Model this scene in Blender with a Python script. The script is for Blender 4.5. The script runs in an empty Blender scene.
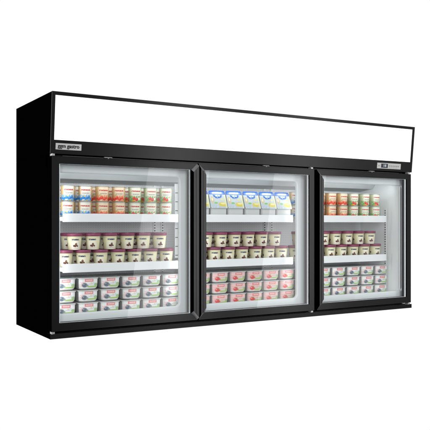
import bpy, bmesh, math, random
from mathutils import Vector
random.seed(4)
S = bpy.context.scene
C = S.collection
R = math.radians

# ---------------------------------------------------------------- camera
YAW = 0.5457
cd = bpy.data.cameras.new('camera'); cam = bpy.data.objects.new('camera', cd); C.objects.link(cam)
cam.location = (-0.8285, -2.5359, 0.43)
cam.rotation_euler = (R(90), 0, -YAW)
cd.sensor_width = 36; cd.lens = 703.29 / 430 * 36
cd.shift_y = 0.019
cd.clip_end = 100
S.camera = cam
S.render.resolution_x = S.render.resolution_y = 1024
S.view_settings.view_transform = 'Standard'; S.view_settings.look = 'None'
S.view_settings.gamma = 1; S.view_settings.exposure = 0

# ---------------------------------------------------------------- studio surround: white cyclorama behind, dim room in front
w = bpy.data.worlds.new('World'); S.world = w; w.use_nodes = True
nt = w.node_tree; N = nt.nodes; L = nt.links
bg = N['Background']; bg.inputs['Strength'].default_value = 1.0
tc = N.new('ShaderNodeTexCoord'); sx = N.new('ShaderNodeSeparateXYZ'); rmp = N.new('ShaderNodeValToRGB')
mr = N.new('ShaderNodeMapRange'); mr.inputs['From Min'].default_value = -1; mr.inputs['From Max'].default_value = 1
L.new(tc.outputs['Generated'], sx.inputs[0]); L.new(sx.outputs['Y'], mr.inputs['Value'])
L.new(mr.outputs[0], rmp.inputs[0]); L.new(rmp.outputs[0], bg.inputs['Color'])
e = rmp.color_ramp.elements
e[0].position = 0.42; e[0].color = (.09, .092, .095, 1)
e[1].position = 0.56; e[1].color = (1, 1, 1, 1)

def area(name, loc, aim, sx_, sy_, radiance, roll=0, color=(1, 1, 1)):
    d = bpy.data.lights.new(name, 'AREA'); d.shape = 'RECTANGLE'; d.size = sx_; d.size_y = sy_
    d.energy = radiance * math.pi * sx_ * sy_ ; d.color = color
    o = bpy.data.objects.new(name, d); C.objects.link(o); o.location = loc
    q = (Vector(aim) - Vector(loc)).to_track_quat('-Z', 'Y')
    o.rotation_euler = q.to_euler()
    o.rotation_euler.rotate_axis('Z', roll)
    return o
# three tall softboxes added in front of the cabinet, each mirrored as a streak in one door pane
for x0, x1, rad in ((1.06, 1.50, 3.4), (2.035, 2.50, 3.7), (2.93, 3.50, .8)):
    xm = (x0 + x1) / 2
    area('streak_softbox', (xm, -1.5, .42), (xm, 0, .42), x1 - x0, 1.5, rad, roll=R(-9))
# large key softbox above and behind the camera, overhead fill
area('key_light', (-.9, -3.4, 1.05), (.9, .1, .35), 2.2, 1.6, 7.0)
area('overhead_light', (.6, -2.2, 3.0), (.9, .1, .4), 2.4, 1.2, 2.0)
# LED strips behind the white posts and the top frame
for x, dx, rad in ((.056, .25, 16), (.585, -.35, 12), (.655, .35, 16), (1.200, -.35, 9), (1.292, .35, 20)):
    area('led_light', (x, .085, .355), (x + dx, .30, .355), .010, .48, rad, color=(.94, .97, 1))
for x in (.31, .94, 1.57):
    area('led_light', (x, .074, .634), (x, .33, .575), .46, .010, 22.0, color=(.94, .97, 1))

# ---------------------------------------------------------------- materials
def mat(name, col, rough=.5, spec=.5, metal=0, emit=None, es=1):
    m = bpy.data.materials.new(name); m.use_nodes = True
    p = m.node_tree.nodes['Principled BSDF']
    p.inputs['Base Color'].default_value = (*col, 1); p.inputs['Roughness'].default_value = rough
    p.inputs['Specular IOR Level'].default_value = spec; p.inputs['Metallic'].default_value = metal
    if emit: p.inputs['Emission Color'].default_value = (*emit, 1); p.inputs['Emission Strength'].default_value = es
    return m
def grain(m, scale=300, strength=.05, dist=.001, stretch=None):
    n = m.node_tree; p = n.nodes['Principled BSDF']
    t = n.nodes.new('ShaderNodeTexCoord'); no = n.nodes.new('ShaderNodeTexNoise'); b = n.nodes.new('ShaderNodeBump')
    mp = n.nodes.new('ShaderNodeMapping'); mp.inputs['Scale'].default_value = stretch or (1, 1, 1)
    n.links.new(t.outputs['Object'], mp.inputs[0]); n.links.new(mp.outputs[0], no.inputs[0])
    no.inputs['Scale'].default_value = scale; b.inputs['Strength'].default_value = strength; b.inputs['Distance'].default_value = dist
    n.links.new(no.outputs[0], b.inputs['Height']); n.links.new(b.outputs[0], p.inputs['Normal'])
    return m
M = {}
M['side'] = mat('black_shaded_side', (.0012, .0012, .0012), .6, 0)  # cabinet black with the side's shade put into it: darker, no sheen
M['front'] = grain(mat('black_powder_coat', (.003, .003, .0031), .30, .36), 900, .04)
M['edge'] = grain(mat('black_edge_coat', (.003, .003, .003), .4, .3), 900, .04)
M['bar'] = grain(mat('black_handle_coat', (.007, .007, .007), .33, .5), 900, .04)
M['alu'] = mat('brushed_aluminium', (.24, .24, .25), .42, .5, .3)
M['steel'] = mat('bright_steel', (.5, .5, .5), .35, .5, .6)
M['rubber'] = mat('black_rubber', (.006, .009, .014), .6, .06)
M['spacer'] = mat('white_spacer', (.86, .88, .90), .4, .4)
M['liner'] = mat('white_liner', (.80, .83, .85), .35, .4)
M['liner_wall'] = mat('white_inner_wall', (.86, .88, .89), .45, .35)
M['rail'] = mat('white_price_rail', (.90, .91, .92), .4, .3)
M['shelf'] = mat('white_shelf_coat', (.55, .56, .57), .5, .3)
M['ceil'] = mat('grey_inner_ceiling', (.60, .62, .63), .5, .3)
M['slot'] = mat('dark_slot', (.03, .032, .035), .7, .2)
M['sign'] = mat('backlit_sign', (.8, .8, .8), .5, .1, emit=(1, 1, 1), es=1.0)
M['badge'] = mat('silver_badge', (.60, .60, .60), .35, .5, .3)
M['ink'] = mat('black_ink', (.015, .015, .015), .5, .2)
M['panel'] = mat('silver_control_panel', (.55, .55, .53), .4, .5, .1)
M['lcd'] = mat('dark_display', (.03, .035, .05), .2, .5)
M['digit'] = mat('lit_digit', (.3, .3, .3), .5, .2, emit=(.55, .6, .68), es=.6)
M['button'] = mat('grey_button', (.30, .30, .29), .5, .3)
M['foil'] = mat('foil_lid', (.50, .51, .50), .35, .5, .4)
M['white_plastic'] = mat('white_plastic', (.62, .63, .62), .4, .4)
M['grey_plastic'] = mat('translucent_white_plastic', (.44, .44, .43), .35, .5)
M['maroon'] = mat('maroon_plastic_lid', (.25, .055, .115), .4, .4)
# back wall: grey enamelled sheet with fine perforation
def back_mat():
    m = mat('grey_back_panel', (.40, .41, .42), .5, .35)
    n = m.node_tree; p = n.nodes['Principled BSDF']
    t = n.nodes.new('ShaderNodeTexCoord'); v = n.nodes.new('ShaderNodeTexVoronoi'); v.inputs['Scale'].default_value = 90
    v.inputs['Randomness'].default_value = 0
    r = n.nodes.new('ShaderNodeValToRGB'); r.color_ramp.elements[0].position = .18; r.color_ramp.elements[1].position = .30
    r.color_ramp.elements[0].color = (.64, .65, .66, 1); r.color_ramp.elements[1].color = (.76, .77, .78, 1)
    n.links.new(t.outputs['Object'], v.inputs['Vector']); n.links.new(v.outputs['Distance'], r.inputs[0])
    n.links.new(r.outputs[0], p.inputs['Base Color'])
    return m
M['back'] = back_mat()
def glass_mat():
    m = bpy.data.materials.new('door_glass'); m.use_nodes = True; n = m.node_tree; n.nodes.clear()
    o = n.nodes.new('ShaderNodeOutputMaterial'); mx = n.nodes.new('ShaderNodeMixShader')
    t = n.nodes.new('ShaderNodeBsdfTransparent'); t.inputs[0].default_value = (.975, .985, .985, 1)
    g = n.nodes.new('ShaderNodeBsdfGlossy'); g.inputs['Roughness'].default_value = .015
    f = n.nodes.new('ShaderNodeFresnel'); f.inputs['IOR'].default_value = 1.45
    ge = n.nodes.new('ShaderNodeNewGeometry'); mu = n.nodes.new('ShaderNodeMath'); mu.operation = 'MULTIPLY'
    iv = n.nodes.new('ShaderNodeMath'); iv.operation = 'SUBTRACT'; iv.inputs[0].default_value = 1.0
    n.links.new(ge.outputs['Backfacing'], iv.inputs[1]); n.links.new(f.outputs[0], mu.inputs[0]); n.links.new(iv.outputs[0], mu.inputs[1])
    n.links.new(mu.outputs[0], mx.inputs[0]); n.links.new(t.outputs[0], mx.inputs[1]); n.links.new(g.outputs[0], mx.inputs[2])
    n.links.new(mx.outputs[0], o.inputs[0]); return m
M['glass'] = glass_mat()

# printed label shader: masks drawn in the label's own UV
class Print:
    def __init__(s, name, base, rough=.45):
        s.m = mat(name, base, rough, .35); s.n = s.m.node_tree; s.p = s.n.nodes['Principled BSDF']
        t = s.n.nodes.new('ShaderNodeUVMap'); t.uv_map = 'UVMap'
        q = s.n.nodes.new('ShaderNodeSeparateXYZ'); s.n.links.new(t.outputs[0], q.inputs[0])
        s.uv = t.outputs[0]; s.u = q.outputs[0]; s.v = q.outputs[1]
        c = s.n.nodes.new('ShaderNodeRGB'); c.outputs[0].default_value = (*base, 1); s.c = c.outputs[0]
    def op(s, o, a, b=None, c=None):
        n = s.n.nodes.new('ShaderNodeMath'); n.operation = o
        for i, x in enumerate((a, b, c)):
            if x is None: continue
            if isinstance(x, (int, float)): n.inputs[i].default_value = x
            else: s.n.links.new(x, n.inputs[i])
        return n.outputs[0]
    def step(s, x, a, b):
        n = s.n.nodes.new('ShaderNodeMapRange'); n.inputs['From Min'].default_value = a; n.inputs['From Max'].default_value = b
        s.n.links.new(x, n.inputs['Value']); return n.outputs[0]
    def rect(s, u0, u1, v0, v1, f=.02):
        m = s.op('MULTIPLY', s.step(s.u, u0 - f, u0 + f), s.step(s.u, u1 + f, u1 - f))
        m = s.op('MULTIPLY', m, s.step(s.v, v0 - f, v0 + f))
        return s.op('MULTIPLY', m, s.step(s.v, v1 + f, v1 - f))
    def ell(s, cx, cy, rx, ry, soft=.25):
        a = s.op('DIVIDE', s.op('SUBTRACT', s.u, cx), rx); b = s.op('DIVIDE', s.op('SUBTRACT', s.v, cy), ry)
        d = s.op('SQRT', s.op('ADD', s.op('MULTIPLY', a, a), s.op('MULTIPLY', b, b)))
        return s.step(d, 1 + soft / 2, 1 - soft / 2)
    def noise(s, su, sv, lo, hi, seed=0):
        mp = s.n.nodes.new('ShaderNodeMapping'); mp.inputs['Scale'].default_value = (su, sv, 1)
        mp.inputs['Location'].default_value = (seed, seed * 1.7, 0)
        n = s.n.nodes.new('ShaderNodeTexNoise'); n.inputs['Scale'].default_value = 1; n.inputs['Detail'].default_value = 1
        s.n.links.new(s.uv, mp.inputs[0]); s.n.links.new(mp.outputs[0], n.inputs[0])
        return s.step(n.outputs[0], lo, hi)
    def lay(s, mask, col, k=1):
        x = s.n.nodes.new('ShaderNodeMix'); x.data_type = 'RGBA'
        if k != 1: mask = s.op('MULTIPLY', mask, k)
        s.n.links.new(mask, x.inputs[0]); s.n.links.new(s.c, x.inputs[6]); x.inputs[7].default_value = (*col, 1)
        s.c = x.outputs[2]
    def text(s, u0, u1, v0, v1, col, f=60, seed=0, k=1):
        m = s.op('MULTIPLY', s.rect(u0, u1, v0, v1, .008), s.noise(f, 14, .36, .46, seed))
        s.lay(m, col, k)
    def done(s):
        s.n.links.new(s.c, s.p.inputs['Base Color']); return s.m

def cup_print(name, kind):
    if kind == 'green': base, pan, fr, fr2 = (.50, .52, .33), (.80, .80, .66), (.72, .05, .035), (.16, .42, .09)
    elif kind == 'blue': base, pan, fr, fr2 = (.62, .42, .19), (.83, .79, .70), (.02, .22, .62), (.10, .42, .78)
    else: base, pan, fr, fr2 = (.62, .40, .19), (.80, .66, .48), (.75, .06, .03), (.85, .25, .10)
    s = Print(name, base)
    s.lay(s.rect(.40, .66, .02, 1.1, .03), pan)
    s.text(.41, .645, .70, .79, (.55, .05, .04), 70, 2)
    s.text(.44, .62, .50, .555, (.16, .13, .12), 90, 5, .7)
    s.lay(s.op('MULTIPLY', s.rect(.30, .72, 0, .42, .04), s.noise(30, 7, .42, .52, 3)), fr2, .85)
    for i, (cx, cy, r) in enumerate(((.33, .17, .035), (.40, .14, .042), (.47, .22, .045), (.545, .14, .045), (.61, .23, .04), (.67, .14, .03))):
        if kind == 'green' and i not in (2, 3): continue
        s.lay(s.ell(cx, cy + .02, r, r * 2.6), fr)
        s.lay(s.ell(cx - .012, cy + .07, r * .4, r * .9), tuple(min(1, c * 1.0 + .16) for c in fr), .7)
    if kind == 'green':
        s.lay(s.ell(.41, .17, .035, .11), (.15, .45, .12)); s.lay(s.ell(.46, .05, .05, .07), (.82, .36, .05))
        s.lay(s.ell(.61, .22, .03, .10), (.85, .82, .76)); s.lay(s.ell(.60, .34, .02, .04), (.75, .2, .1))
    if kind == 'blue':
        s.lay(s.ell(.50, .33, .025, .05), (.8, .62, .12)); s.lay(s.ell(.42, .30, .02, .05), (.78, .62, .2))
        s.lay(s.ell(.56, .06, .02, .05), (.8, .6, .1))
    if kind == 'orange':
        s.lay(s.ell(.44, .42, .035, .09), (.45, .42, .12), .6); s.lay(s.ell(.60, .33, .03, .06), (.82, .3, .12), .8)
    return s.done()
def tub_print():
    s = Print('cream_tub_print', (.77, .73, .48))
    s.lay(s.ell(.52, .22, .11, .40, .8), (.84, .80, .68))
    s.text(.43, .60, .66, .77, (.03, .04, .12), 80, 1)
    for cx, cy, rx, ry in ((.485, .28, .028, .075), (.53, .38, .026, .10), (.56, .27, .022, .06), (.515, .25, .02, .06)):
        s.lay(s.ell(cx, cy, rx, ry), (.13, .05, .03))
    s.lay(s.ell(.535, .40, .01, .03), (.45, .25, .16))
    s.text(.46, .59, .10, .14, (.5, .2, .2), 90, 7, .7)
    for cx in (.27, .78):
        s.lay(s.ell(cx, .42, .028, .09), (.07, .03, .025))
    return s.done()
def pot_print(name, pink):
    s = Print(name, (.86, .86, .85))
    if pink: s.lay(s.ell(.5, .9, .75, .75, .8), (.85, .40, .38), .6)
    s.lay(s.rect(.27, .73, .70, 1.0, .015), (.80, .22, .23), .9)
    s.text(.34, .68, .80, .93, (.90, .74, .72), 30, 3, .8)
    s.lay(s.op('MULTIPLY', s.rect(.04, .30, .18, .66, .05), s.noise(14, 9, .46, .56, 4)), (.80, .36, .38), .9)
    s.lay(s.rect(.42, .92, .10, .26, .05), (.36, .60, .13), .95)
    s.lay(s.ell(.86, .40, .10, .16, .5), (.34, .58, .18), .85)
    berry = (.72, .06, .06) if pink else (.07, .13, .18)
    s.lay(s.ell(.27, .35, .14, .24, .4), berry, .9)
    s.lay(s.ell(.22, .42, .04, .06, .6), (.80, .45, .42) if pink else (.36, .42, .47))
    s.lay(s.ell(.40, .30, .07, .12, .5), (.62, .12, .10) if pink else (.28, .30, .32), .8)
    if pink: s.lay(s.ell(.34, .56, .06, .05, .5), (.2, .45, .12), .9)
    s.text(.46, .90, .42, .49, (.35, .45, .55), 24, 6, .6)
    s.lay(s.ell(.62, .58, .06, .07, .6), (.82, .62, .25), .7)
    s.lay(s.ell(.74, .60, .05, .07, .6), (.45, .66, .78), .6)
    return s.done()
def dessert_print():
    s = Print('blue_dessert_print', (.50, .57, .62))
    s.lay(s.ell(.5, .55, .36, .35, .8), (.58, .62, .64))
    s.lay(s.rect(-.1, 1.1, .78, 1.1, .03), (.015, .12, .50))
    s.lay(s.ell(.5, .72, .27, .17, .3), (.02, .15, .52))
    s.lay(s.ell(.5, .86, .40, .07, .5), (.42, .55, .74), .8)
    s.lay(s.op('MULTIPLY', s.rect(0, 1, 0, .78, .02), s.noise(9, 9, .52, .62, 11)), (.62, .70, .76), .5)
    s.text(.20, .80, .82, .92, (.86, .9, .94), 16, 2)
    s.text(.36, .66, .66, .77, (.75, .83, .92), 24, 8)
    s.lay(s.ell(.15, .47, .10, .20, .4), (.66, .52, .28), .85); s.lay(s.ell(.15, .50, .05, .09, .5), (.80, .76, .55))
    s.lay(s.ell(.34, .30, .11, .05, .4), (.20, .55, .14), .9)
    s.lay(s.ell(.72, .22, .24, .13, .35), (.70, .60, .12)); s.lay(s.ell(.76, .27, .16, .05, .4), (.80, .74, .36))
    s.lay(s.ell(.76, .50, .10, .045, .5), (.78, .72, .25), .9)
    s.lay(s.rect(.90, 1.1, .0, .75, .03), (.82, .78, .42), .7)
    return s.done()
PR = dict(blue=cup_print('blueberry_cup_print', 'blue'), orange=cup_print('strawberry_cup_print', 'orange'),
          green=cup_print('orchard_cup_print', 'green'), tub=tub_print(), grey_pot=pot_print('blueberry_pot_print', False),
          pink_pot=pot_print('strawberry_pot_print', True), dessert=dessert_print())

# ---------------------------------------------------------------- mesh helpers
def link(name, me, parent=None, m=None, smooth=False):
    o = bpy.data.objects.new(name, me); C.objects.link(o)
    if m is not None:
        for k in (m if isinstance(m, (list, tuple)) else [m]): me.materials.append(k)
    if smooth:
        for f in me.polygons: f.use_smooth = True
    if parent: o.parent = parent
    return o
def empty(name, loc=(0, 0, 0), parent=None):
    o = bpy.data.objects.new(name, None); C.objects.link(o); o.location = loc; o.empty_display_size = .02
    if parent: o.parent = parent
    return o
def abox(bm, x0, x1, y0, y1, z0, z1, bev=0, mi=0):
    vs = [bm.verts.new((x, y, z)) for x in (x0, x1) for y in (y0, y1) for z in (z0, z1)]
    fs = [bm.faces.new([vs[i] for i in q]) for q in ((0, 1, 3, 2), (4, 6, 7, 5), (0, 4, 5, 1), (2, 3, 7, 6), (0, 2, 6, 4), (1, 5, 7, 3))]
    for f in fs: f.material_index = mi
    if bev:
        es = list({e for f in fs for e in f.edges})
        bmesh.ops.bevel(bm, geom=es, offset=bev, segments=2, profile=.6, affect='EDGES')
def fin(bm, name, m, parent=None, smooth=False):
    bmesh.ops.recalc_face_normals(bm, faces=bm.faces)
    me = bpy.data.meshes.new(name); bm.to_mesh(me); bm.free()
    return link(name, me, parent, m, smooth)
def box(name, x0, x1, y0, y1, z0, z1, m, parent=None, bev=0):
    bm = bmesh.new(); abox(bm, x0, x1, y0, y1, z0, z1, bev); return fin(bm, name, m, parent)
def hexa(bm, a, b, mi=0):     # two quads -> closed solid
    A = [bm.verts.new(p) for p in a]; B = [bm.verts.new(p) for p in b]
    fs = [bm.faces.new(A[::-1]), bm.faces.new(B)]
    for i in range(4): fs.append(bm.faces.new((A[i], A[(i + 1) % 4], B[(i + 1) % 4], B[i])))
    for f in fs: f.material_index = mi
    return fs
def lathe(name, prof, m, parent=None, n=40, caps=True, smooth=True):
    bm = bmesh.new(); uvl = bm.loops.layers.uv.new('UVMap')
    z0, z1 = prof[0][1], prof[-1][1]
    rings = []
    for r, z in prof: rings.append([bm.verts.new((r * math.sin(2 * math.pi * (i / n - .5)), -r * math.cos(2 * math.pi * (i / n - .5)), z)) for i in range(n)])
    for j in range(len(rings) - 1):
        for i in range(n):
            f = bm.faces.new((rings[j][i], rings[j][(i + 1) % n], rings[j + 1][(i + 1) % n], rings[j + 1][i])); f.smooth = smooth
            for lp, (uu, zz) in zip(f.loops, ((i, prof[j][1]), (i + 1, prof[j][1]), (i + 1, prof[j + 1][1]), (i, prof[j + 1][1]))):
                lp[uvl].uv = (uu / n, (zz - z0) / (z1 - z0))
    if caps:
        bm.faces.new(rings[0][::-1]); bm.faces.new(rings[-1])
    me = bpy.data.meshes.new(name); bm.to_mesh(me); bm.free()
    return link(name, me, parent, m)
def text_mesh(name, s, size, loc, m, parent, align='CENTER', bold=0, sx=1, depth=.0004, tilt=0):
    cu = bpy.data.curves.new(name, 'FONT'); cu.body = s; cu.size = size; cu.align_x = align; cu.align_y = 'CENTER'
    cu.extrude = depth; cu.offset = bold
    t = bpy.data.objects.new(name, cu); C.objects.link(t)
    me = bpy.data.meshes.new_from_object(t.evaluated_get(bpy.context.evaluated_depsgraph_get()))
    bpy.data.objects.remove(t); me.materials.clear()
    o = link(name, me, parent, m); o.location = loc; o.rotation_euler = (R(90) + tilt, 0, 0); o.scale = (sx, 1, 1)
    return o

# ================================================================ the display freezer
W, H, D = 1.88, .9151, .4539
ZHB = .6881
fz = empty('display_freezer')
fz['label'] = 'long black wall display freezer with three glass doors and a blank white lit header'
fz['category'] = 'display freezer'
# outer shell
box('side_panel', 0, .018, .0405, D, 0, ZHB - .0005, M['side'], fz)
box('side_panel', W - .018, W, .0405, D, 0.0205, ZHB - .0005, M['side'], fz)
box('back_panel', .0185, W - .0185, D - .014, D, .0205, ZHB - .001, M['side'], fz)
bm = bmesh.new(); abox(bm, -.0005, W + .0005, 0, .0400, 0, .0194, .0008); bmesh.ops.recalc_face_normals(bm, faces=bm.faces)
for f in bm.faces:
    if f.normal.x < -.5: f.material_index = 1  # left-facing faces take the shaded black, their shade is in the colour
fin(bm, 'base_plinth', [M['edge'], M['side']], fz)
box('bottom_panel', .0185, W - .0185, .0405, D - .0005, 0, .02, M['side'], fz)
# header box, its front leaning out at the top
def hy(z): return -.0218 * (z - ZHB) / (H - ZHB)
bm = bmesh.new()
hexa(bm, [(-.0005, D, ZHB), (-.0005, D, H), (-.0005, .022, H), (-.0005, .022, ZHB)], [(.0, D, ZHB), (.0, D, H), (.0, .022, H), (.0, .022, ZHB)])
bm.free()
bm = bmesh.new()
# side cheeks + top + bottom + back: in the shaded black
for x0, x1 in ((0, .012), (W - .012, W)):
    hexa(bm, [(x0, D, ZHB), (x0, D, H), (x0, hy(H) + .003, H), (x0, hy(ZHB) + .003, ZHB)], [(x1, D, ZHB), (x1, D, H), (x1, hy(H) + .003, H), (x1, hy(ZHB) + .003, ZHB)])
abox(bm, .0122, W - .0122, .004, D - .001, ZHB + .0004, ZHB + .012)
abox(bm, .0122, W - .0122, -.012, D - .001, H - .012, H - .0004)
header = fin(bm, 'header', M['side'], fz)
# face frame: four bars round the lit panel
ZT, ZB, XL, XR = .9022, .7389, .0128, 1.8649
bm = bmesh.new()
def facebar(x0, x1, z0, z1, out=.0, th=.0035):
    fs = hexa(bm, [(x0, hy(z0) - out, z0), (x1, hy(z0) - out, z0), (x1, hy(z1) - out, z1), (x0, hy(z1) - out, z1)],
         [(x0, hy(z0) + th, z0), (x1, hy(z0) + th, z0), (x1, hy(z1) + th, z1), (x0, hy(z1) + th, z1)])
facebar(-.0003, W + .0003, ZHB, ZB); facebar(-.0003, W + .0003, ZT, H + .0003)
facebar(-.0003, XL, ZB + .0002, ZT - .0002); facebar(XR, W + .0003, ZB + .0002, ZT - .0002)
fin(bm, 'face_frame', M['front'], header)
bm = bmesh.new(); facebar(XL + .0003, XR - .0003, ZB + .0003, ZT - .0003, -.0012, .006)
o = fin(bm, 'sign_panel', M['sign'], header); o['label'] = 'blank white backlit sign panel'
# thin dark seam lip under the lit panel
bm = bmesh.new(); facebar(XL, XR, ZB - .0012, ZB - .0002, .0006, -.0001); fin(bm, 'seam_trim', M['slot'], header)
# badge
tl = math.atan2(.0218, H - ZHB)
bm = bmesh.new(); facebar(.0185, .1185, .7035, .7270, .0022, -.0002)
fin(bm, 'badge', M['badge'], header)
t = text_mesh('badge_lettering', 'ggm gastro', .0198, (.0685, hy(.717) - .0024, .7168), M['ink'], header, bold=.0003, sx=.95, tilt=tl)
bm = bmesh.new(); bm.from_mesh(t.data)
for k, (dx, dz) in enumerate(((-.00045, .0001), (.00045, -.0001))):
    g = bmesh.ops.duplicate(bm, geom=list(bm.verts)[:len(t.data.vertices)] + list(bm.edges)[:len(t.data.edges)] + list(bm.faces)[:len(t.data.polygons)])
    bmesh.ops.translate(bm, vec=(dx, dz, .00008 * (k + 1)), verts=[v for v in g['geom'] if isinstance(v, bmesh.types.BMVert)])
bm.to_mesh(t.data); bm.free()
# control panel
bm = bmesh.new(); facebar(1.638, 1.798, .6992, .7268, .0022, -.0002)
fin(bm, 'control_panel', M['panel'], header)
bm = bmesh.new(); facebar(1.664, 1.709, .7030, .7230, .0030, -.0023)
fin(bm, 'control_display', M['lcd'], header)
text_mesh('display_digits', '18', .0165, (1.687, hy(.713) - .0032, .7130), M['digit'], header, bold=.0002, sx=1.3, tilt=tl)
bm = bmesh.new()
for i in range(6):
    x = 1.718 + i * .0118
    facebar(x, x + .0075, .7100, .7160, .0028, -.0023)
for i in range(5):
    x = 1.720 + i * .0120
    facebar(x, x + .0060, .7040, .7058, .0028, -.0023)
fin(bm, 'control_buttons', M['button'], header)
bm = bmesh.new(); facebar(1.646, 1.653, .7090, .7150, .0028, -.0023); fin(bm, 'control_buttons', M['button'], header)
# pale strip added in the gap above the doors to draw the glint there
box('gap_glint_strip', .05, 1.80, .0100, .0120, .6815, .6822, M['alu'], fz)
box('upper_crossbar', .0, 1.855, .0405, .052, .640, ZHB - .001, M['edge'], fz)

# inner liner
XI0, XI1, YB, ZF, ZC = .050, 1.842, .335, .0645, .655
box('back_wall', XI0, XI1, YB, YB + .01, ZF, ZC, M['back'], fz)
box('inner_wall', XI0 - .02, XI0, .056, YB + .01, ZF, ZC, M['liner_wall'], fz)
box('inner_wall', XI1, XI1 + .018, .056, YB + .01, ZF, ZC, M['liner_wall'], fz)
box('inner_floor', XI0, XI1, .056, YB, ZF - .012, ZF, M['liner_wall'], fz)
box('inner_ceiling', XI0, XI1, .056, YB, ZC, ZC + .012, M['ceil'], fz)
# sloping fan duct under the ceiling
bm = bmesh.new()
hexa(bm, [(XI0 + .001, .20, ZC - .0005), (XI0 + .001, YB - .0005, ZC - .0005), (XI0 + .001, YB - .0005, .600), (XI0 + .001, .24, .612)],
     [(XI1 - .001, .20, ZC - .0005), (XI1 - .001, YB - .0005, ZC - .0005), (XI1 - .001, YB - .0005, .600), (XI1 - .001, .24, .612)])
fin(bm, 'fan_duct', M['ceil'], fz)
# white front frame with three rounded openings
cu = bpy.data.curves.new('front_frame', 'CURVE'); cu.dimensions = '2D'; cu.fill_mode = 'BOTH'
def poly(pts):
    sp = cu.splines.new('POLY'); sp.points.add(len(pts) - 1)
    for p, (a, b) in zip(sp.points, pts): p.co = (a, b, 0, 1)
    sp.use_cyclic_u = True
poly([(.022, .034), (1.874, .034), (1.874, .668), (.022, .668)])
BAYS = [(.034, .5629), (.670, 1.1779), (1.308, 1.862)]
OZ0, OZ1 = .0855, .6228
for a, b in BAYS:
    r = .022; g = .005; pts = []
    for cx, cz, a0 in ((b + g - r, OZ1 + g - r, 0), (a - g + r, OZ1 + g - r, 90), (a - g + r, OZ0 - g + r, 180), (b + g - r, OZ0 - g + r, 270)):
        for k in range(7):
            t = R(a0 + k * 15); pts.append((cx + r * math.cos(t), cz + r * math.sin(t)))
    poly(pts)
cu.extrude = .003; cu.bevel_depth = .006; cu.bevel_resolution = 5
t = bpy.data.objects.new('front_frame', cu); C.objects.link(t)
me = bpy.data.meshes.new_from_object(t.evaluated_get(bpy.context.evaluated_depsgraph_get())); bpy.data.objects.remove(t)
for v in me.vertices: v.co = (v.co.x, .047 + v.co.z, v.co.y)
me.materials.clear()
ff = link('front_frame', me, fz, M['liner'], True)
# slotted uprights on the back wall and beside the front
def upright(x, y, zb, zt, wdt, dth, pitch, axis='x', sw=.22, sh=.5):
    bm = bmesh.new()
    if axis == 'x':
        abox(bm, x - wdt / 2, x + wdt / 2, y, y + dth, zb, zt)
    else:
        abox(bm, x, x + dth, y - wdt / 2, y + wdt / 2, zb, zt)
    z = zb + .01
    while z < zt - .01:
        if axis == 'x': abox(bm, x - wdt * sw, x + wdt * sw, y - .0006, y + .001, z, z + pitch * sh, mi=1)
        else: abox(bm, x - .0006, x + .001, y - wdt * sw, y + wdt * sw, z, z + pitch * sh, mi=1)
        z += pitch
    fin(bm, 'shelf_upright', [M['liner_wall'], M['slot']], fz)
for x in (.592, .632, 1.201, 1.244): upright(x, YB - .006, .07, .60, .013, .0058, .0125)
upright(XI1 - .001, .146, .07, .51, .014, .0009, .0125, 'y')
upright(.6100, .150, .28, .60, .020, .004, .0385, sw=.4, sh=.07)
# shelves
decks = [('shelf', .4345, .468, .4545), ('shelf', .237, .271, .2575)]
LIPS = [(.0815, .586), (.672, 1.197), (1.300, 1.801)]
for nm, z0, z1, zd in decks:
    s = box('shelf', XI0 + .015, XI1 - .040, .1200, YB - .008, zd - .008, zd, M['shelf'], fz)
    for a, b in LIPS:
        box('price_rail', a, b, .0955, .1020, z0, z1, M['rail'], s, .0012)
        # end brackets
        for x in (a, b - .003):
            bm = bmesh.new(); abox(bm, x, x + .003, .1022, .135, z0 + .004, zd - .009); fin(bm, 'bracket', M['rail'], s)
        box('rail_clip', a - .012, a - .0005, .097, .100, z0 + .010, z0 + .016, M['rail'], s)

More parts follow.
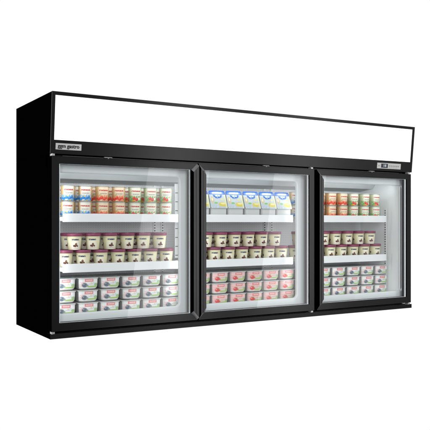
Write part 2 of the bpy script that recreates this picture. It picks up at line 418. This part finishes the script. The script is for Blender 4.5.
# doors
YF = -.0197; PROT = .0185
def make_door(X0, X1, handle_right, label):
    d = empty('door', (0, 0, 0), fz); d['label'] = label
    zb, zt, gw = .031, .6765, .0285
    gz0, gz1 = .0603, .6503
    gx0, gx1 = X0 + gw, X1 - gw
    # frame: 2 rails + 2 stiles with mitred corners
    bm = bmesh.new()
    def trap(a, b, c, e2, yf, yb): hexa(bm, [(p[0], yf, p[1]) for p in (a, b, c, e2)], [(p[0], yb, p[1]) for p in (a, b, c, e2)])
    yb = .0100
    trap((X0, zt), (X1, zt), (gx1, gz1), (gx0, gz1), YF, yb)
    trap((X0, zb), (X1, zb), (gx1, gz0), (gx0, gz0), YF, yb)
    k = .0002
    trap((X0, zb + k), (X0, zt - k), (gx0, gz1 - k), (gx0, gz0 + k), YF, yb)
    trap((X1, zb + k), (X1, zt - k), (gx1, gz1 - k), (gx1, gz0 + k), YF, yb)
    bm.normal_update()
    bmesh.ops.recalc_face_normals(bm, faces=bm.faces)
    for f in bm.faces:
        if f.normal.x < -.9: f.material_index = 1  # shade painted on the frame's left-facing faces by the darker black
    fr = fin(bm, 'door_frame', [M['front'], M['side']], d)
    # protruding handle stile
    bm = bmesh.new()
    xo, xi = (X1, gx1) if handle_right else (X0, gx0)
    sg = 1 if handle_right else -1
    mt = .0065
    y1 = YF - .0002; y2 = YF - PROT
    A = [(xo, y1, zb + .002), (xo, y1, zt - .002), (xi, y1, gz1 - .001), (xi, y1, gz0 + .001)]
    sh = .010 if handle_right else .020
    B = [(xo - sg * .001, y2, zb + .002 + sh), (xo - sg * .001, y2, zt - .002 - sh), (xi + sg * .003, y2, gz1 - .001 - sh), (xi + sg * .003, y2, gz0 + .001 + sh)]
    fs = hexa(bm, A, B)
    # side order after caps: edges 0-1 outer, 1-2 top mitre, 2-3 inner, 3-0 bottom mitre
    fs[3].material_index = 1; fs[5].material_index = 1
    fs[4].material_index = 2; fs[2].material_index = 2  # handle flanks coloured with the shaded black to look unlit
    # shallow finger groove ridge along the face
    xm = xo * .62 + xi * .38
    abox(bm, min(xm, xm - sg * .004), max(xm, xm - sg * .004), y2 - .0016, y2 - .0001, zb + .03, zt - .03, mi=0)
    h = fin(bm, 'handle', [M['bar'], M['alu'], M['side']], d)
    # glass with white spacer and black gasket behind
    box('pane', gx0 + .0003, gx1 - .0003, -.0165, -.0130, gz0 + .0003, gz1 - .0003, M['glass'], d)
    def ring(name, y0, y1_, th, m, wide=False):
        bm = bmesh.new(); a, b, c, e2 = gx0 + .0002, gx1 - .0002, gz0 + .0002, gz1 - .0002
        abox(bm, a, a + th * (5 if wide else 1), y0, y1_, c, e2); abox(bm, b - th, b, y0, y1_, c, e2)
        abox(bm, a + th * 5.1, b - th, y0, y1_, c, c + th * .5); abox(bm, a + th * 5.1, b - th, y0, y1_, e2 - th * .5, e2)
        return fin(bm, name, m, d)
    ring('glass_spacer', -.0128, -.0030, .0010, M['spacer'], True)
    ring('gasket', -.0028, .0128, .0012, M['rubber'])
    bm = bmesh.new(); t = .0105
    abox(bm, X0, X0 + t, .0102, .0300, zb, zt); abox(bm, X1 - t, X1, .0102, .0300, zb, zt)
    abox(bm, X0 + t, X1 - t, .0102, .0300, zb, zb + .022); abox(bm, X0 + t, X1 - t, .0102, .0300, zt - .022, zt)
    fin(bm, 'door_seal', M['side'], d)
    # hinge pins at the hinge side
    xh = X0 + .006 if handle_right else X1 - .010
    for z0, z1 in ((zt + .0004, ZHB - .0006), (.0198, zb - .0004)):
        bm = bmesh.new(); abox(bm, xh - .005, xh + .007, YF + .004, YF + .024, z0 + .0015, z1 - .0015, .001); fin(bm, 'hinge_plate', M['steel'], d)
        hp = lathe('hinge_pin', [(.0030, z0), (.0030, z1)], M['steel'], d, 12); hp.location = (xh, YF + .012, 0)
    return d
make_door(-.0014, .6130, True, 'left glass door with its handle edge on the right')
make_door(.6210, 1.2310, False, 'middle glass door with its handle edge on the left')
make_door(1.2470, 1.8537, False, 'right glass door with its handle edge on the left')
for x in (.222, .964, 1.590):
    bm = bmesh.new(); abox(bm, x - .016, x + .016, YF + .001, YF + .012, .6795, .6835, .001)
    bmesh.ops.create_cone(bm, cap_ends=True, segments=12, radius1=.0035, radius2=.0022, depth=.005); 
    for v in bm.verts:
        if abs(v.co.x) < .01 and v.co.z < .01: v.co += Vector((x, YF + .002, .6790))
    fin(bm, 'door_stop', [M['alu']], fz)

# ================================================================ the goods
def tree_copy(o, parent=None):
    c = o.copy(); C.objects.link(c); c.parent = parent
    for ch in o.children: tree_copy(ch, c)
    return c
def make_cup(kind):
    r = empty('yogurt_cup')
    h = .0620
    lathe('cup_body', [(.0225, 0), (.0238, .0015), (.0247, .010), (.0262, .030), (.0272, h - .006), (.0270, h - .0035)], PR[kind], r)
    lathe('foil_lid', [(.0284, h - .0034), (.0290, h - .0026), (.0290, h - .0010), (.0262, h - .0004)], M['foil'], r)
    return r
def make_tub():
    r = empty('ice_cream_tub'); h = .0657
    lathe('tub_body', [(.0236, 0), (.0246, .0015), (.0270, .025), (.0297, h - .009)], PR['tub'], r)
    lathe('tub_lid', [(.0303, h - .0120), (.0320, h - .0112), (.0324, h - .0016), (.0313, h - .0004), (.029, h), (.028, h - .001)], M['maroon'], r)
    return r
def rr(wd, dp, rad, n=5):
    pts = []
    for cx, cy, a0 in ((-wd / 2 + rad, -dp / 2 + rad, 180), (wd / 2 - rad, -dp / 2 + rad, 270), (wd / 2 - rad, dp / 2 - rad, 0), (-wd / 2 + rad, dp / 2 - rad, 90)):
        for k in range(n + 1):
            t = R(a0 + k * 90 / n); pts.append((cx + rad * math.cos(t), cy + rad * math.sin(t)))
    return pts
def loft(name, secs, m, parent):
    bm = bmesh.new(); rings = []
    for wd, dp, rad, z in secs: rings.append([bm.verts.new((x, y, z)) for x, y in rr(wd, dp, rad)])
    n = len(rings[0])
    for j in range(len(rings) - 1):
        for i in range(n): bm.faces.new((rings[j][i], rings[j][(i + 1) % n], rings[j + 1][(i + 1) % n], rings[j + 1][i])).smooth = True
    bm.faces.new(rings[0][::-1]); bm.faces.new(rings[-1])
    me = bpy.data.meshes.new(name); bm.to_mesh(me); bm.free(); return link(name, me, parent, m)
def make_pot(kind):
    r = empty('yogurt_pot'); h = .0488
    secs = [(.060, .052, .018, 0), (.070, .060, .018, .0025), (.0765, .066, .016, .010), (.0795, .069, .014, .028), (.0800, .0695, .014, h - .005)]
    loft('pot_body', secs, M['grey_plastic'], r)
    loft('pot_lid', [(.0845, .074, .013, h - .0048), (.0855, .075, .013, h - .0040), (.0855, .075, .013, h - .0012), (.0835, .073, .013, h - .0002)], M['white_plastic'], r)
    # printed sleeve wrapped round the front
    bm = bmesh.new(); uvl = bm.loops.layers.uv.new('UVMap'); cols = []
    S2 = [(.0730, .0630, .017, .0060), (.0780, .0675, .0155, .0120), (.0805, .0700, .0145, .028), (.0812, .0707, .0145, h - .0052)]
    for wd, dp, rad, z in S2:
        p = rr(wd, dp, rad)[1:11]            # front left corner .. front right corner
        a, b = p[4], p[5]
        p = p[:5] + [(a[0] + (b[0] - a[0]) * t, a[1] - .0012 * math.sin(math.pi * t)) for t in (.2, .4, .6, .8)] + p[5:]
        cols.append([bm.verts.new((x, y - .0004, z)) for x, y in p])
    n = len(cols[0]); x0 = cols[-1][0].co.x; x1 = cols[-1][-1].co.x
    for j in range(len(cols) - 1):
        for i in range(n - 1):
            f = bm.faces.new((cols[j][i], cols[j][i + 1], cols[j + 1][i + 1], cols[j + 1][i])); f.smooth = True
            for lp in f.loops:
                lp[uvl].uv = ((lp.vert.co.x - x0) / (x1 - x0), (lp.vert.co.z - .006) / (h - .0112))
    me = bpy.data.meshes.new('pot_label'); bm.to_mesh(me); bm.free(); link('pot_label', me, r, PR[kind])
    return r
def make_dessert():
    r = empty('dessert_cup')
    wd = .084
    # wedge shaped pot: low straight front, sloping lid leaning back
    f0, f1, b1, zf, zt = -.030, -.030, .004, .040, .1160
    bm = bmesh.new()
    hexa(bm, [(-wd / 2 + .0015, f0 + .001, 0), (-wd / 2 + .001, f1, zf), (-wd / 2 + .003, b1 - .003, zt - .006), (-wd / 2 + .006, b1, 0)],
         [(wd / 2 - .0015, f0 + .001, 0), (wd / 2 - .001, f1, zf), (wd / 2 - .003, b1 - .003, zt - .006), (wd / 2 - .006, b1, 0)])
    bmesh.ops.bevel(bm, geom=list(bm.edges), offset=.004, segments=3, affect='EDGES')
    fin(bm, 'pot_body', M['white_plastic'], r)
    # printed lid: gently bowed sheet with thickness
    bm = bmesh.new(); uvl = bm.loops.layers.uv.new('UVMap')
    nu, nv = 8, 28
    a = Vector((0, f1 - .0045, zf + .0005)); b = Vector((0, b1 - .010, zt + .003)); dirv = (b - a); nrm = Vector((0, -dirv.z, dirv.y)).normalized()
    if nrm.y > 0: nrm = -nrm
    def P(i, j, off):
        u = i / nu - .5; v = j / nv
        hw = (wd + .003) / 2 * (1 - .05 * v) * (1 - .10 * max(0, (v - .88) / .12) ** 2 - .07 * max(0, (.12 - v) / .12) ** 2)
        p = a + dirv * v + nrm * (off + .0012 * (1 - 4 * u * u))
        return Vector((u * 2 * hw, p.y, p.z))
    F = [[bm.verts.new(P(i, j, .0014)) for i in range(nu + 1)] for j in range(nv + 1)]
    G = [[bm.verts.new(P(i, j, 0)) for i in range(nu + 1)] for j in range(nv + 1)]
    def face(vs, uv):
        f = bm.faces.new(vs)
        for lp, q in zip(f.loops, uv): lp[uvl].uv = q
    for j in range(nv):
        for i in range(nu):
            uv = [(i / nu, j / nv), ((i + 1) / nu, j / nv), ((i + 1) / nu, (j + 1) / nv), (i / nu, (j + 1) / nv)]
            face((F[j][i], F[j][i + 1], F[j + 1][i + 1], F[j + 1][i]), uv)
            face((G[j][i], G[j + 1][i], G[j + 1][i + 1], G[j][i + 1]), [uv[0], uv[3], uv[2], uv[1]])
    for j in range(nv):
        for i in (0, nu):
            face((F[j][i], F[j + 1][i], G[j + 1][i], G[j][i]), [(i / nu, j / nv)] * 4)
    for i in range(nu):
        for j in (0, nv):
            face((F[j][i], F[j][i + 1], G[j][i + 1], G[j][i]), [(i / nu, j / nv)] * 4)
    fin(bm, 'printed_lid', PR['dessert'], r)
    return r
ORD = ['first', 'second', 'third', 'fourth', 'fifth', 'sixth', 'seventh', 'eighth', 'ninth', 'tenth']
DOOR = ['left', 'middle', 'right']
used = {}
def put(key, maker, loc, label, cat, group, rot=0):
    if key not in used:
        o = maker(); used[key] = o
    else:
        o = tree_copy(used[key])
    o.location = loc; o.rotation_euler = (0, 0, rot)
    o['label'] = label; o['category'] = cat; o['group'] = group
    return o
def j(a): return random.uniform(-a, a)
# ---- top shelf: fruit yogurt cups behind the left and right doors
KN = {'blue': 'blue fruit', 'orange': 'red berry', 'green': 'pale green'}
bays = [(0, [(.1147 + .0725 * k, kd) for k, kd in enumerate(['blue'] * 2 + ['orange'] * 2 + ['green'] * 3)]),
        (2, [(1.3925 + .0732 * k, kd) for k, kd in enumerate(['orange'] * 3 + ['green'] * 3)])]
for b, items in bays:
    for k, (x, kd) in enumerate(items):
        for lev in (0, 1):
            for row in (0, 1):
                lv = 'upper' if lev else 'lower'
                lab = f'{KN[kd]} yogurt cup, {ORD[k]} from left in {lv} layer, {"front" if not row else "rear"} row, behind {DOOR[b]} door'
                put('cup' + kd, lambda kd=kd: make_cup(kd), (x + j(.0012), .140 + .068 * row + j(.001), .4550 + .0632 * lev), lab, 'yogurt cup',
                    'fruit yogurt cups on the top shelf', R(-22) + j(.14))
for lev in (0, 1):
    lv = 'upper' if lev else 'lower'
    put('cupblue', None, (1.243, .140, .4550 + .0632 * lev), f'blue fruit yogurt cup right of the dessert cups, half behind the white post, {lv} one', 'yogurt cup', 'fruit yogurt cups on the top shelf', R(-30))
# ---- top shelf, middle door: dessert cups
for k in range(6):
    put('dessert', make_dessert, (.7095 + .0899 * k + j(.001), .142, .4550), f'blue and white dessert cup, {ORD[k]} from left on top shelf behind middle door',
        'dessert cup', 'dessert cups behind the middle door')
# ---- middle shelf: ice cream tubs, two layers set half a tub apart
U = [[.1486 + .0751 * k for k in range(6)], [.7540 + .0751 * k for k in range(6)], [1.4270 + .0760 * k for k in range(5)]]
Lw = [[.1070 + .0749 * k for k in range(7)], [.7245 + .0737 * k for k in range(7)], [1.3910 + .0757 * k for k in range(6)]]
for b in range(3):
    for lev, xs in ((0, Lw[b]), (1, U[b])):
        for k, x in enumerate(xs):
            for row in (0, 1):
                lv = 'upper' if lev else 'lower'
                lab = f'maroon lidded cream tub, {ORD[k]} from left in {lv} layer, {"front" if not row else "rear"} row, behind {DOOR[b]} door'
                put('tub', make_tub, (x + j(.0015), .150 + .0745 * row + j(.001), .2580 + .0663 * lev), lab, 'ice cream tub', 'maroon lidded tubs on the middle shelf', R(-24) + j(.22))
for lev in (0, 1):
    put('tub', None, (1.249 + .02 * lev, .150, .2580 + .0663 * lev), f'maroon lidded tub half behind the white post of the middle door, {"upper" if lev else "lower"} one', 'ice cream tub', 'maroon lidded tubs on the middle shelf', R(-30))
# ---- bottom: stacked yogurt pots
P3 = [[.1030 + .0938 * k for k in range(6)], [.7240 + .0930 * k for k in range(7)], [1.4130 + .0955 * k for k in range(5)]]
for b in range(3):
    kd = 'pink_pot' if b == 1 else 'grey_pot'
    for k, x in enumerate(P3[b]):
        for lev in range(3):
            for row in (0, 1):
                lab = (f'{"pink strawberry" if b == 1 else "white blueberry"} yogurt pot, {["bottom", "middle", "top"][lev]} of {ORD[k]} stack from left, '
                       f'{"front" if not row else "rear"} row, {DOOR[b]} door')
                put(kd, lambda kd=kd: make_pot(kd), (x + j(.001), .1560 + .078 * row + j(.001), ZF + .0005 + .0496 * lev), lab, 'yogurt pot', 'yogurt pots stacked on the freezer floor', j(.02))
